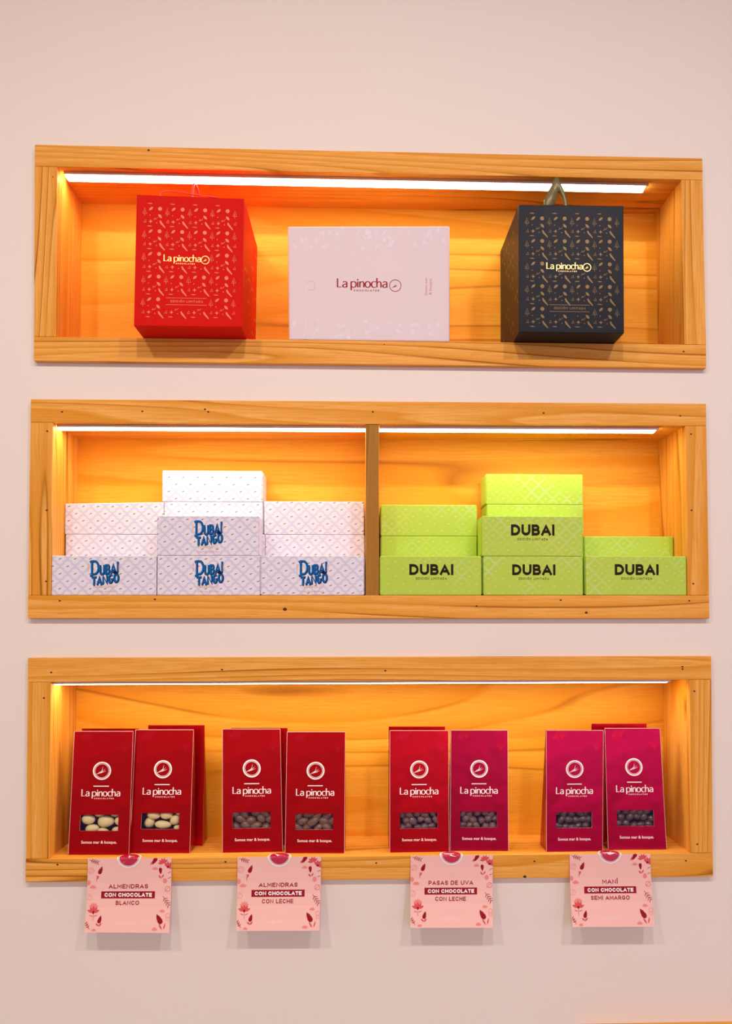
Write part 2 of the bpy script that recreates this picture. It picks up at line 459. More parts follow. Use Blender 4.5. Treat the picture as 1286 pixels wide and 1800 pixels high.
# the wall with its three recesses
bm = bmesh.new()
zs = [0.0]
def wquad(x0, x1, z0, z1):
    prism(bm, rect(x0, x1, z0, z1), WY, .17, 0)
X0, X1 = -3.2, 3.2
hx0, hx1 = -.478, .526
cuts = []
for k in (3, 2, 1):
    I = NICHE[k]['I']; cuts.append((min(I[0].z, I[1].z)-.0135, max(I[2].z, I[3].z)+.0135))
z = 0
for a, b in cuts:
    wquad(X0, X1, z, a); wquad(X0, hx0, a, b); wquad(hx1, X1, a, b); z = b
wquad(X0, X1, z, 2.9)
wl = link('wall_back', bm, M['wall']); wl['kind'] = 'structure'
bm = bmesh.new(); prism(bm, rect(X0, X1, -.05, 0), -4.5, .17, 0); o = link('floor', bm, M['floor']); o['kind'] = 'structure'
bm = bmesh.new(); prism(bm, rect(X0, X1, 2.9, 2.95), -4.5, .17, 0); o = link('ceiling', bm, M['ceiling']); o['kind'] = 'structure'

# ------------------------------------------------------------------ wall niches lined with wood
def lerp(a, b, t_): return a*(1-t_)+b*t_
def spots(bm, pts, y, k=1, r=.0013):
    for px, py, *s in pts:
        p = at(px, py, 0); rr = s[0] if s else r
        vs = [bm.verts.new((p.x+rr*1.3*math.cos(a), y, p.z-rr*math.sin(a))) for a in [2*math.pi*i/10 for i in range(10)]]
        f = bm.faces.new(vs); f.normal_update()
        if f.normal.y > 0: f.normal_flip()
        f.material_index = k
def niche(k, label, holes):
    N = NICHE[k]; Obl, Obr, Otr, Otl = N['O']; Ibl, Ibr, Itr, Itl = N['I']; d = N['d']
    t = empty('wall_niche', ((Obl.x+Obr.x)/2, 0, Obl.z), label, 'wall niche', 'three wood-framed wall niches')
    def edge_z(a, b, x): return a.z+(b.z-a.z)*(x-a.x)/(b.x-a.x)
    zTl, zTr = edge_z(Itl, Itr, Otl.x), edge_z(Itl, Itr, Otr.x)
    zBl, zBr = edge_z(Ibl, Ibr, Obl.x), edge_z(Ibl, Ibr, Obr.x)
    ft = .012
    ws = [M['wood'], M['knot'], M['hole']]
    def vh(*n): return [(p, q) for p, q in holes.items() if p in n]
    b = bmesh.new(); prism(b, [(Otl.x, zTl), (Otr.x, zTr), Otr, Otl], 0, ft); spots(b, holes.get('top', []), -.00005, 2); link('top_rail', b, ws, t)
    b = bmesh.new(); prism(b, [Obl, Obr, (Obr.x, zBr), (Obl.x, zBl)], 0, ft)
    spots(b, holes.get('bottom', []), -.00005, 2); link('bottom_rail', b, ws, t)
    g = .0002
    b = bmesh.new(); prism(b, [(Obl.x, zBl+g), (Ibl.x, Ibl.z+g), (Itl.x, Itl.z-g), (Otl.x, zTl-g)], 0, ft, axis='z'); spots(b, holes.get('left', []), -.00005, 2); link('left_stile', b, ws, t)
    b = bmesh.new(); prism(b, [(Ibr.x, Ibr.z+g), (Obr.x, zBr+g), (Otr.x, zTr-g), (Itr.x, Itr.z-g)], 0, ft, axis='z'); spots(b, holes.get('right', []), -.00005, 2); link('right_stile', b, ws, t)
    th = .012; Z = Vector((0, 0, th)); Xv = Vector((th, 0, 0))
    b = bmesh.new(); prism(b, [Ibl-Z, Ibr-Z, Ibr, Ibl], ft, d, 0); link('shelf_board', b, M['lining'], t)
    b = bmesh.new(); prism(b, [Itl, Itr, Itr+Z, Itl+Z], ft, d, 0); link('ceiling_board', b, M['lining'], t)
    b = bmesh.new(); prism(b, [Ibl-Z-Xv, Ibl-Z, Itl+Z, Itl+Z-Xv], ft, d, 0, axis='z'); link('side_board', b, M['lining'], t)
    b = bmesh.new(); prism(b, [Ibr-Z, Ibr-Z+Xv, Itr+Z+Xv, Itr+Z], ft, d, 0, axis='z'); link('side_board', b, M['lining'], t)
    b = bmesh.new(); prism(b, [Ibl-Z-Xv, Ibr-Z+Xv, Itr+Z+Xv, Itl+Z-Xv], d, d+.006, 0); link('back_panel', b, M['wood_back'], t)
    return t
n1 = niche(1, 'top wooden wall niche, holding the red, pale pink and black gift boxes', dict(top=[(261, 264, .0015), (93, 311, .0008)], bottom=[(675, 605.5, .0008), (1201, 618)], right=[]))
n2 = niche(2, 'middle wooden wall niche with a central divider, holding white and lime green boxes', dict(top=[(109, 724), (250, 723, .0013), (360, 719.5), (366, 724), (655, 724), (955, 726), (1195, 731)], left=[(83, 758), (82, 897), (81, 1022)], right=[(1214, 763), (1215, 897), (1218, 1026)], bottom=[(105, 1056), (272, 1053.5), (500.5, 1071, .0024), (837, 1065.5, .0013), (985, 1055), (1211, 1056), (1030, 1077, .0018)]))
n3 = niche(3, 'bottom wooden wall niche, holding red chocolate bags above four hanging price cards', dict(top=[(90, 1182), (390, 1177), (677, 1179), (1199, 1172), (1199, 1176)], left=[(77, 1227)], right=[(1220, 1215), (1225, 1484)], bottom=[(101, 1520), (396, 1515), (661, 1517), (939, 1514), (922, 1541, .002), (1205, 1513)]))
# divider of the middle niche
I2 = NICHE[2]['I']; SH1 = NICHE[1]['I'][0].z; 
b = bmesh.new(); dl, dr = at(642.5, 900).x, at(665.8, 900).x
def topz(x): return I2[3].z+(I2[2].z-I2[3].z)*(x-I2[3].x)/(I2[2].x-I2[3].x)
def flz(k, x):
    I = NICHE[k]['I']; return I[0].z+(I[1].z-I[0].z)*(x-I[0].x)/(I[1].x-I[0].x)
prism(b, [(dl, flz(2, dl)), (dr, flz(2, dr)), (dr, topz(dr)), (dl, topz(dl))], .0015, NICHE[2]['d'], .0006, axis='z')
for f in b.faces:
    f.normal_update()
    f.material_index = 1 if f.normal.y < -.5 else 0
link('divider', b, [M['wood'], M['wood_divider']], n2, label='vertical divider board with a darker front edge')

# ------------------------------------------------------------------ LED strips under the niche tops
def led(k, px0, px1, label):
    N = NICHE[k]; I = N['I']
    def tz(x): return I[3].z+(I[2].z-I[3].z)*(x-I[3].x)/(I[2].x-I[3].x)
    x0, x1 = at(px0, 700, .0).x, at(px1, 700, .02).x
    t = empty('led_light_strip', ((x0+x1)/2, .02, tz((x0+x1)/2)), label, 'light strip', 'LED strips under the niche tops')
    b = bmesh.new(); e = .0003
    xe = min(x1+.004, at(N['i'][2][0], 700).x-.001)
    # U-shaped profile
    for ya, yb, h in ((.0125, .0145, .0040), (.0365, .0385, .0040), (.0145, .0365, .0012)):
        prism(b, [(x0, tz(x0)-h), (xe, tz(xe)-h), (xe, tz(xe)-e), (x0, tz(x0)-e)], ya, yb, 0)
    link('profile', b, M['alu'], t)
    b = bmesh.new(); n = 7
    prof = [(.0145+.022*i/n, -.0040-.0022*math.sin(math.pi*i/n)) for i in range(n+1)]
    prof = [(.0145, -.0014)]+prof+[(.0365, -.0014)]
    A = [b.verts.new((x0+.001, y, tz(x0)+z)) for y, z in prof]; B = [b.verts.new((x1, y, tz(x1)+z)) for y, z in prof]
    for i in range(len(prof)-1): b.faces.new((A[i], A[i+1], B[i+1], B[i]))
    b.faces.new((A[-1], A[0], B[0], B[-1])); b.faces.new(A[::-1]); b.faces.new(B)
    bmesh.ops.recalc_face_normals(b, faces=b.faces[:])
    link('diffuser', b, M['led'], t, label='glowing white diffuser')
led(1, 102, 1136, 'glowing LED strip under the top of the highest niche')
led(2, 95, 641.5, 'glowing LED strip left of the divider in the middle niche')
led(2, 667, 1150, 'glowing LED strip right of the divider in the middle niche')
led(3, 92, 1166, 'glowing LED strip under the top of the lowest niche')

# wooden counter whose back edge just shows at the bottom right
b = bmesh.new(); p0, p1 = at(1050, 1799, WY), at(1286, 1796.0, WY)
cx0 = p0.x; zc = (p0.z+p1.z)/2+.0004
prism(b, rect(cx0-.03, 1.9, zc-.034, zc), -.03, WY, .001)
o = link('wooden_ledge', b, M['wood'], origin=(1.0, 0, zc-.03)); o['label'] = 'light wood ledge on the wall, its top edge just showing at the bottom right'; o['category'] = 'ledge'

# ------------------------------------------------------------------ gift boxes of the top niche
def carton(b, q, y0, y1, bev=.0012, seed=(0, 0)): return prism(b, q, y0, y1, bev, 'x', seed)
def pattern(pr, mt, x0, y0, cols, rows, clear, ymin, ymax, xmax):
    for r_ in range(-1, rows):
        for c in range(cols):
            ox, oy = x0+c*39.8-r_*1.0*0, y0+r_*40.1
            items = [
             (0, 0, stroke([(-3.6, 4.2), (0, -6), (3.6, 4.2), (-3.6, 4.2)], .55)+stroke([(0, -1.5), (0, 8)], .55)+stroke([(-2, 1), (0, 3)], .5)),
             (11, -5, leafshape(0, 0, 9.5, 4.2, -42)), (26.8, -5, ellipse(0, 0, 3.7, 3.7, 0, 7)),
             (27, 8, leafshape(0, 0, 9.5, 4.6, 47)), (9.3, 6.8, ellipse(0, 0, .9, .9)),
             (.8, 17.5, stroke([(-2.2, 2), (1, -2.6), (2, 2.2), (-2.2, 2)], .6)),
             (10.7, 17.8, [[(0, -3.8), (1, -1), (3.8, 0), (1, 1), (0, 3.8), (-1, 1), (-3.8, 0), (-1, -1)]]),
             (19, 12.6, stroke([(-3.5, 2), (-1, 1), (1, 1), (4, -2.4)], .7)+leafshape(-1, -.3, 3, 1.2, 60)),
             (21.5, 20, ellipse(0, 0, .9, .9)),
             (31.5, 22.5, [[(-5.2, -5.5), (-3.2, -7.0), (-1, -3.4), (5.6, 5.4), (4.4, 6.6), (-3.6, -1.2)]]),
             (9, 26, leafshape(0, 0, 9.5, 1.6, 2)),
            ]
            for dx, dy, pl in items:
                x, y = ox+dx, oy+dy
                if y < ymin or y > ymax or x > xmax: continue
                if any(a-2 < x < c_+2 and b_-2 < y < d_+2 for a, b_, c_, d_ in clear): continue
                pr.add(tf(pl, x, y), mt)

def gift_box(name, label, fq, contact, depth, board, ink, textmat, W, H):
    """fq: px tl tr bl br of the front face; it overhangs the shelf lip."""
    sx = at(contact[0], contact[1], 0)
    zsh = flz(1, sx.x)+.0003
    yf = y_for_z(*fq[2], zsh)
    tl, tr, bl, br = [at(*p, yf) for p in fq]
    zb = zsh; 
    br.z = bl.z = zb
    t = empty(name, ((bl.x+br.x)/2, yf+depth/2, zb), label, 'gift box')
    b = bmesh.new(); carton(b, [bl, br, tr, tl], yf, yf+depth, .0010)
    # tuck line of the base flap
    link('box_body', b, board, t)
    F = Face(tl, tr, bl, br, W, H)
    pr = Print(F)
    logo, s = brandword(W*.405 if 'red' in label else W*.445, H*.513, 66*W/190)
    k = W/190
    clear = [(47*k, .455*H, 131*k, .53*H), (50*k, .775*H, 126*k, .85*H)]
    pattern(pr, ink, 15*k, 29, 5, 6, clear, 12, H-10, W-12)
    pr.build('printed_pattern', t)
    pr = Print(F)
    logo, s = brandword(W*.435, H*.502, 64*k)
    pr.add(logo, textmat)
    rx = W*.435+32*k+8.5*k
    pr.add(ring(rx, H*.487, 7*k, 1.3), textmat); pr.add(twig(rx, H*.487, 5*k, 0, .16), textmat)
    pr.add(caps('EDICIÓN LIMITADA', W*.485, H*.817, 4.0, .2, 57*k, .32), ink)
    pr.add([[(W*.29, H*.781), (W*.67, H*.781), (W*.67, H*.7845), (W*.29, H*.7845)], [(W*.29, H*.833), (W*.67, H*.833), (W*.67, H*.8365), (W*.29, H*.8365)]], ink)
    pr.build('printed_lettering', t)
    return t, F, (tl, tr, bl, br, yf, zb)
t_red, F, (tl, tr, bl, br, yf, zb) = gift_box('gift_box', 'glossy red gift box with small winter pattern and gold lettering, overhanging the top shelf', [(240, 342), (429, 349), (235, 573), (425, 578.5)], (252, 594), .165, M['red_board'], M['red_print'], M['gold_text'], 190, 232)
def side_print(t, p_front_top, p_front_bot, dep, sign, ink, seed):
    """sparse sprigs on the side of a gift box"""
    a, b_ = p_front_top, p_front_bot
    off = Vector((0, dep, 0))
    if sign > 0: Fs = Face(a, a+off, b_, b_+off, 165, 220)
    else: Fs = Face(a+off, a, b_+off, b_, 165, 220)
    pr = Print(Fs); rnd = random.Random(seed)
    for r_ in range(5):
        for c in range(4):
            if rnd.random() < .55: continue
            x, y = 22+c*40+rnd.uniform(-3, 3), 30+r_*40
            pr.add(leafshape(x, y, 14, 5, -50), ink, .0003); pr.add(leafshape(x+18, y+14, 12, 4, 40), ink, .0003); pr.add(ellipse(x+16, y-4, 3.5, 3.5), ink, .0003)
    pr.build('side_pattern', t)
side_print(t_red, tr, br, .165, 1, M['red_print'], 3)
# carrying handle of the red box: a ribbon loop seen edge-on, and the tuck flap
def ribbon(name, parent, path, wvec, mt, th=.0007):
    b = bmesh.new(); L = []
    n = len(path)
    for i, p in enumerate(path):
        p = Vector(p); wv = Vector(wvec[i] if isinstance(wvec, list) else wvec)
        d = (Vector(path[min(i+1, n-1)])-Vector(path[max(i-1, 0)])).normalized()
        nn = d.cross(wv).normalized()*th
        L.append([b.verts.new(p+wv+nn), b.verts.new(p+wv-nn), b.verts.new(p-wv-nn), b.verts.new(p-wv+nn)])
    for i in range(n-1):
        for j in range(4): b.faces.new((L[i][j], L[i][(j+1) % 4], L[i+1][(j+1) % 4], L[i+1][j]))
    b.faces.new(L[0]); b.faces.new(L[-1][::-1])
    bmesh.ops.recalc_face_normals(b, faces=b.faces[:])
    return link(name, b, mt, parent, smooth=True)
def smooth_path(ctrl, n=8):
    P = [Vector(c) for c in ctrl]; out = []
    for i in range(len(P)-1):
        p0, p1, p2, p3 = P[max(i-1, 0)], P[i], P[i+1], P[min(i+2, len(P)-1)]
        for k in range(n):
            s = k/n
            out.append(.5*((2*p1)+(p2-p0)*s+(2*p0-5*p1+4*p2-p3)*s*s+(3*p1-p0-3*p2+p3)*s**3))
    out.append(P[-1]); return out
hx = at(339.5, 345, yf+.02).x; zt = at(339.5, 345, yf+.02).z
ztop = (tl.z+tr.z)/2
hp = smooth_path([(hx, yf+.012, ztop-.001), (hx+.0005, yf+.016, ztop+.022), (hx-.001, yf+.040, ztop+.0385), (hx+.001, yf+.060, ztop+.030), (hx, yf+.075, ztop-.001)])
ribbon('handle', t_red, hp, Vector((.0016, 0, 0)), M['red_ribbon'])
a, c = at(281, 341, yf+.006), at(391, 348, yf+.006)
fp = smooth_path([(a.x, yf+.006, a.z-.004), (a.x+.003, yf+.006, a.z+.0025), (a.x+.02, yf+.006, a.z+.004), ((a.x+c.x)/2, yf+.006, (a.z+c.z)/2+.0025), (c.x-.01, yf+.006, c.z+.0005), (c.x, yf+.006, c.z-.004)], 5)
ribbon('handle_slot_cord', t_red, fp, Vector((0, .0012, 0)), M['red_ribbon'])

t_blk, F, (tl, tr, bl, br, yf, zb) = gift_box('gift_box', 'black gift box with bronze winter pattern and an olive ribbon handle, overhanging the top shelf', [(911, 359.7), (1095.5, 362), (911.5, 584), (1096.5, 588)], (904, 602), .165, M['black_board'], M['black_print'], M['gold_text'], 186, 226)
side_print(t_blk, tl, bl, .165, -1, M['black_print'], 5)
# folded ribbon handle with a leaf-shaped left leg
hy = yf+.02
def hpnt(px, py): p = at(px, py, hy); return (p.x, hy, p.z)
b = bmesh.new()
outer = [(956, 360), (956.5, 350), (962, 338), (969, 326), (974, 314), (977, 310.5), (981, 313), (986, 325), (992, 337), (996, 348), (997, 361)]
inner = [(969, 361), (976, 355), (978, 346), (979, 340), (980, 335.5), (981.5, 334.5), (983.5, 335.5), (987, 341), (990, 348), (991.5, 354), (992, 361)]
fo = [b.verts.new(Vector(hpnt(*p))) for p in outer]; fi = [b.verts.new(Vector(hpnt(*p))) for p in inner]
bo = [b.verts.new(v.co+Vector((0, .004+.006*math.sin(i/10*math.pi), 0))) for i, v in enumerate(fo)]; bi = [b.verts.new(v.co+Vector((0, .004+.006*math.sin(i/10*math.pi), 0))) for i, v in enumerate(fi)]
for i in range(10):
    b.faces.new((fo[i], fo[i+1], fi[i+1], fi[i])); b.faces.new((bo[i+1], bo[i], bi[i], bi[i+1]))
    b.faces.new((fo[i+1], fo[i], bo[i], bo[i+1])); b.faces.new((fi[i], fi[i+1], bi[i+1], bi[i]))
bmesh.ops.recalc_face_normals(b, faces=b.faces[:])
link('handle', b, M['green_ribbon'], t_blk, smooth=True, label='olive green folded ribbon handle')

# pale pink flat box standing on its edge
q = [(505.5, 397.5), (790, 397), (507.5, 598), (790, 600)]
yp = .0015
tl, tr, bl, br = [at(*p, yp) for p in q]
zb = flz(1, (bl.x+br.x)/2)+.0003; 
bl.z = flz(1, bl.x)+.0003; br.z = flz(1, br.x)+.0003
t = empty('flat_gift_box', ((bl.x+br.x)/2, yp+.02, zb), 'pale pink flat box standing upright between the red and black gift boxes', 'gift box')
b = bmesh.new(); prism(b, [bl, br, tr, tl], yp, yp+.038, .0022); link('box_body', b, M['pale_box'], t, smooth=False)
F = Face(tl, tr, bl, br, 285, 202); pr = Print(F)
logo, s = brandword(130, 108.5, 87); pr.add(logo, M['crimson_ink'])
pr.add(ring(188.5, 105, 10.2, 1.1), M['crimson_ink']); pr.add(twig(188.5, 105, 7.5, 0, .08), M['crimson_ink'])
pr.add(words('Somos mar', 245, 106, 31, .0, -90), M['rose_ink']); pr.add(words('& bosque.', 253, 106, 29, .0, -90), M['rose_ink'])
for i in range(22):
    a = i*360/22
    if 120 < a < 200: continue
    pr.add(stroke(arc(39, 106, 8.2, 8.2, a, a+9, 2), .8), M['rose_ink'])
pr.build('printed_lettering', t)
pr = Print(F); rnd = random.Random(4)
for band in ((6, 40), (164, 197)):
    for i in range(46):
        x, y = rnd.uniform(8, 275), rnd.uniform(*band); kind = rnd.random()
        if kind < .4: pr.add(leafshape(x, y, rnd.uniform(9, 16), rnd.uniform(3, 6), rnd.choice((-50, 45, 80, -80))), M['pale_print'])
        elif kind < .6: pr.add(ellipse(x, y, 4, 4, 0, 7), M['pale_print'])
        elif kind < .8: pr.add(stroke([(x-5, y+6), (x, y-8), (x+5, y+6), (x-5, y+6)], 1.0), M['pale_print'])
        else: pr.add(stroke([(x, y-8), (x+1, y+8)], 1.2)+leafshape(x+3, y-3, 7, 2.5, -40)+leafshape(x-3, y, 7, 2.5, 220), M['pale_print'])
pr.build('printed_pattern', t)

# ------------------------------------------------------------------ chocolate bar boxes of the middle niche
def bar_box(px0, px1, pyt, Y, dep, z0, z1, label, group, mt, decal=None, seed=(0, 0), tilt=0, cat='box', lid=True):
    ym = 1000
    x0, x1 = at(px0, pyt, Y).x, at(px1, pyt, Y).x
    if z1 is None: z1 = at((px0+px1)/2, pyt, Y).z
    t = empty('bar_box', ((x0+x1)/2, Y+dep/2, z0), label, cat, group)
    b = bmesh.new(); prism(b, [(x0, z0), (x1, z0), (x1, z1+tilt/2), (x0, z1-tilt/2)], Y, Y+dep, .0011, 'x', seed)
    link('carton', b, mt, t)
    if lid:   # side tuck flap: a thin card edge on each end
        b = bmesh.new()
        for xx, sg in ((x0, -1), (x1, 1)):
            xa, xb = (xx-.0009, xx-.0001) if sg < 0 else (xx+.0001, xx+.0009)
            prism(b, rect(xa, xb, z0+.002, z1-.002-abs(tilt)/2), Y+.003, Y+dep-.003, 0, 'x', seed)
        link('end_flap', b, mt, t)
    if decal:
        W, H = px1-px0, 68
        Fc = Face(Vector((x0, Y, z1-tilt/2)), Vector((x1, Y, z1+tilt/2)), Vector((x0, Y, z0)), Vector((x1, Y, z0)), 185, 68)
        decal(t, Fc)
    return z1
def caps_serif(text, x0, base, h, wds, arch, wt=.30):
    """decorative narrow capitals with slab feet, each letter placed by its own baseline and height"""
    out = []
    x = x0
    for i, ch in enumerate(text):
        W, st = CAPS[ch]; wd = wds[i]; hh, bb = h[i], base[i]
        for s_ in st:
            pts = [(x+wt*hh*.5*.55+a*(wd-wt*hh*.55) if W else x+wd/2, bb-(wt*.28*hh+b*(1-wt*.56)*hh)) for a, b in s_]
            closed = len(pts) > 12 and (Vector(pts[0])-Vector(pts[-1])).length < 1e-5
            out.append((pts, closed))
            if ch in 'ITN' or ch in 'UA':
                for a_, b_ in ((s_[0], 0), (s_[-1], 0)):
                    if abs(a_[1]-round(a_[1])) < .01:
                        k_ = [p for p, q in zip(pts, s_) if q == a_][0]
                        out.append(([(k_[0]-1.6, k_[1]), (k_[0]+1.6, k_[1])], False))
        x += wd+.7
    return out
def tango_decal(t, Fc):
    pr = Print(Fc); S = []
    S += caps_serif('D', 68.5, [33.5], [26.5], [16], 0)
    S += caps_serif('UBAI', 84, [33, 31.6, 30.2, 28.8], [17, 17, 17.5, 19], [9.5, 8.5, 10, 4.5], 0)
    S += caps_serif('TANGO', 70.5, [51, 50, 48.8, 47.6, 46.2], [15.5, 15, 15.5, 16, 16.5], [8.5, 9, 9.5, 8.5, 10], 0)
    S.append(([(67, 10.5), (74, 8.8)], False)); S.append(([(67.5, 34.5), (73, 33.2)], False))
    for pts, cl in S: pr.add(stroke(tuple((x+.7, y+.7) for x, y in pts), 4.3, cl), M['navy'], .0001)
    for pts, cl in S: pr.add(stroke(pts, 2.7, cl), M['blue'], .0002)
    pr.add(ellipse(112.5, 29.8, 5, 2.0, 12), M['navy'], .0003); pr.add(ellipse(112, 27.6, 3, 2.0, 8), M['navy'], .0003)
    for x in (64.3, 119):
        pr.add(stroke([(x, 14), (x-.3, 21), (x, 28)], .9), M['gold_ink'], .0002)
        pr.add(stroke([(x+1.6, 16), (x+1.4, 26)], .5), M['gold_ink'], .0002)
    pr.build('printed_logo', t)
    pr = Print(Fc)
    lg, s = brandword(88, 55.5, 27, False); pr.add(lg, M['gold_ink'])
    pr.add(ring(107.5, 53.5, 2.9, .6, 14), M['gold_ink']); pr.add(twig(107.5, 53.5, 2, 0, .2), M['gold_ink'])
    pr.add(caps('LIMITED EDITION', 93, 63.3, 2.7, .17, 39, .5), M['rose_ink'])
    pr.build('printed_lettering', t)
def dubai_decal(t, Fc):
    pr = Print(Fc)
    pr.add(caps('DUBAI', 93.5, 33, 19, .25, 80.5, .13), M['green_dark'])
    pr.add(caps('EDICIÓN LIMITADA', 93.5, 41, 3.9, .17, 56, .40), M['green_dark'])
    pr.build('printed_lettering', t)
YF, DF, YB, DB = .0025, .046, .0545, .0585
zs2 = lambda px: flz(2, at(px, 1046, .02).x)+.0003
GW = 'white lattice-patterned boxes in the middle niche'; GG = 'lime green boxes in the middle niche'
wp, gp = M['white_pattern'], M['green_pattern']
rs = lambda: (random.uniform(0, 1), random.uniform(0, 1))
e = .0003
# white, front row
bar_box(90.8, 275, 976.8, YF, DF, zs2(180), None, 'white DUBAI TANGO box at the left end of the front row', GW, wp, tango_decal, rs())
zB = bar_box(276.5, 456.7, 976.8, YF, DF, zs2(366), None, 'white DUBAI TANGO box in the middle of the front row, under another one', GW, wp, tango_decal, rs())
bar_box(459, 639.3, 976.8, YF, DF, zs2(550), None, 'white DUBAI TANGO box of the front row, beside the divider', GW, wp, tango_decal, rs())
bar_box(276.3, 454.8, 906.6, YF, DF, zB+e, None, 'raised white DUBAI TANGO box standing on the middle box of the front row', GW, wp, tango_decal, rs())
# white, back stacks (bottom to top)
def stack(cols, mt, group, cat='box'):
    z = zs2((cols[0][0]+cols[0][1])/2)
    for px0, px1, pyt, lab, tilt in cols:
        z1 = at((px0+px1)/2, pyt, YB).z
        bar_box(px0, px1, pyt, YB, DB-random.uniform(0, .002), z, z1, lab, group, mt, None, rs(), tilt)
        z = z1+e+abs(tilt)/2
stack([(116, 288, 993, 'white patterned box at the foot of the left back stack, hidden behind the front row', 0),
       (115.5, 287, 939.5, 'white patterned box second from top in the left back stack', 0),
       (114.5, 288, 884, 'topmost white patterned box of the left back stack', .003)], wp, GW)
stack([(289, 466, 993, 'white patterned box at the foot of the central back stack, hidden by two front boxes', 0),
       (288.5, 465.5, 939, 'white patterned box third from top of the tall central back stack', 0),
       (288.5, 461.5, 882.5, 'white patterned box directly under the highest white box', 0),
       (285.8, 460.5, 827.5, 'highest white patterned box, on top of the tall central stack', 0)], wp, GW)
stack([(467, 639, 993, 'white patterned box at the foot of the back stack beside the divider', 0),
       (466, 640, 940, 'white patterned box under the topmost one left of the divider', 0),
       (464.5, 639, 881.5, 'topmost white patterned box of the back stack left of the divider', 0)], wp, GW)
# lime green
bar_box(667.8, 845.4, 977.4, YF, DF, zs2(757), None, 'lime green DUBAI box of the front row, beside the divider', GG, gp, dubai_decal, (.1, .4))
zB = bar_box(849.5, 1023.6, 978, YF, DF, zs2(937), None, 'lime green DUBAI box in the middle of the front row, under another one', GG, gp, dubai_decal, (.5, .2))
bar_box(1028.8, 1205.6, 977.6, YF, DF, zs2(1117), None, 'lime green DUBAI box at the right end of the front row', GG, gp, dubai_decal, (.9, .7))
bar_box(847, 1022.3, 907.4, YF, DF, zB+e, None, 'raised lime green DUBAI box standing on the middle box of the front row', GG, gp, dubai_decal, (.3, .8))
stack([(669.5, 838, 994, 'lime green box at the foot of the back stack right of the divider', 0),
       (669.5, 837.5, 942.5, 'lime green box under the topmost one right of the divider', 0),
       (669.5, 837.5, 887.5, 'topmost plain lime green box right of the divider', 0)], gp, GG)
stack([(843, 1024, 994, 'lime green box at the foot of the tall green stack', 0),
       (844, 1024, 939.5, 'lime green box third from top of the tall green stack', 0),
       (855.5, 1024, 887, 'lime green box directly under the highest lime green box', 0),
       (854, 1023.3, 833.5, 'highest lime green box, on top of the tall green stack', 0)], gp, GG)
stack([(1028, 1183, 996, 'lime green box at the foot of the low back stack near the right side', 0),
       (1027, 1182.5, 943, 'plain lime green box just showing above the rightmost front box', 0)], gp, GG)

# ------------------------------------------------------------------ chocolate bags of the bottom niche
def ellipsoid(b, c, r, rotz=0, roty=0, bumpy=0, seed=0, n=(16, 10)):
    rnd = random.Random(seed); ph = [rnd.uniform(0, 6) for _ in range(6)]
    ret = bmesh.ops.create_uvsphere(b, u_segments=n[0], v_segments=n[1], radius=1)
    mx = Matrix.Rotation(roty, 4, 'Y') @ Matrix.Rotation(rotz, 4, 'Z')
    for v in ret['verts']:
        p = v.co.copy()
        p.x *= 1.0; sq = 1-.12*p.x                     # almond: one end blunter
        k = 1+bumpy*(math.sin(3.1*p.x*2+ph[0])*math.sin(4*p.y+ph[1])+.6*math.sin(6*p.z+ph[2]))
        p = Vector((p.x*r[0]*k, p.y*r[1]*sq*k, p.z*r[2]*sq*k))
        v.co = mx @ p + Vector(c)
BAGH, BAGW = 217, 105
TWINS = {}
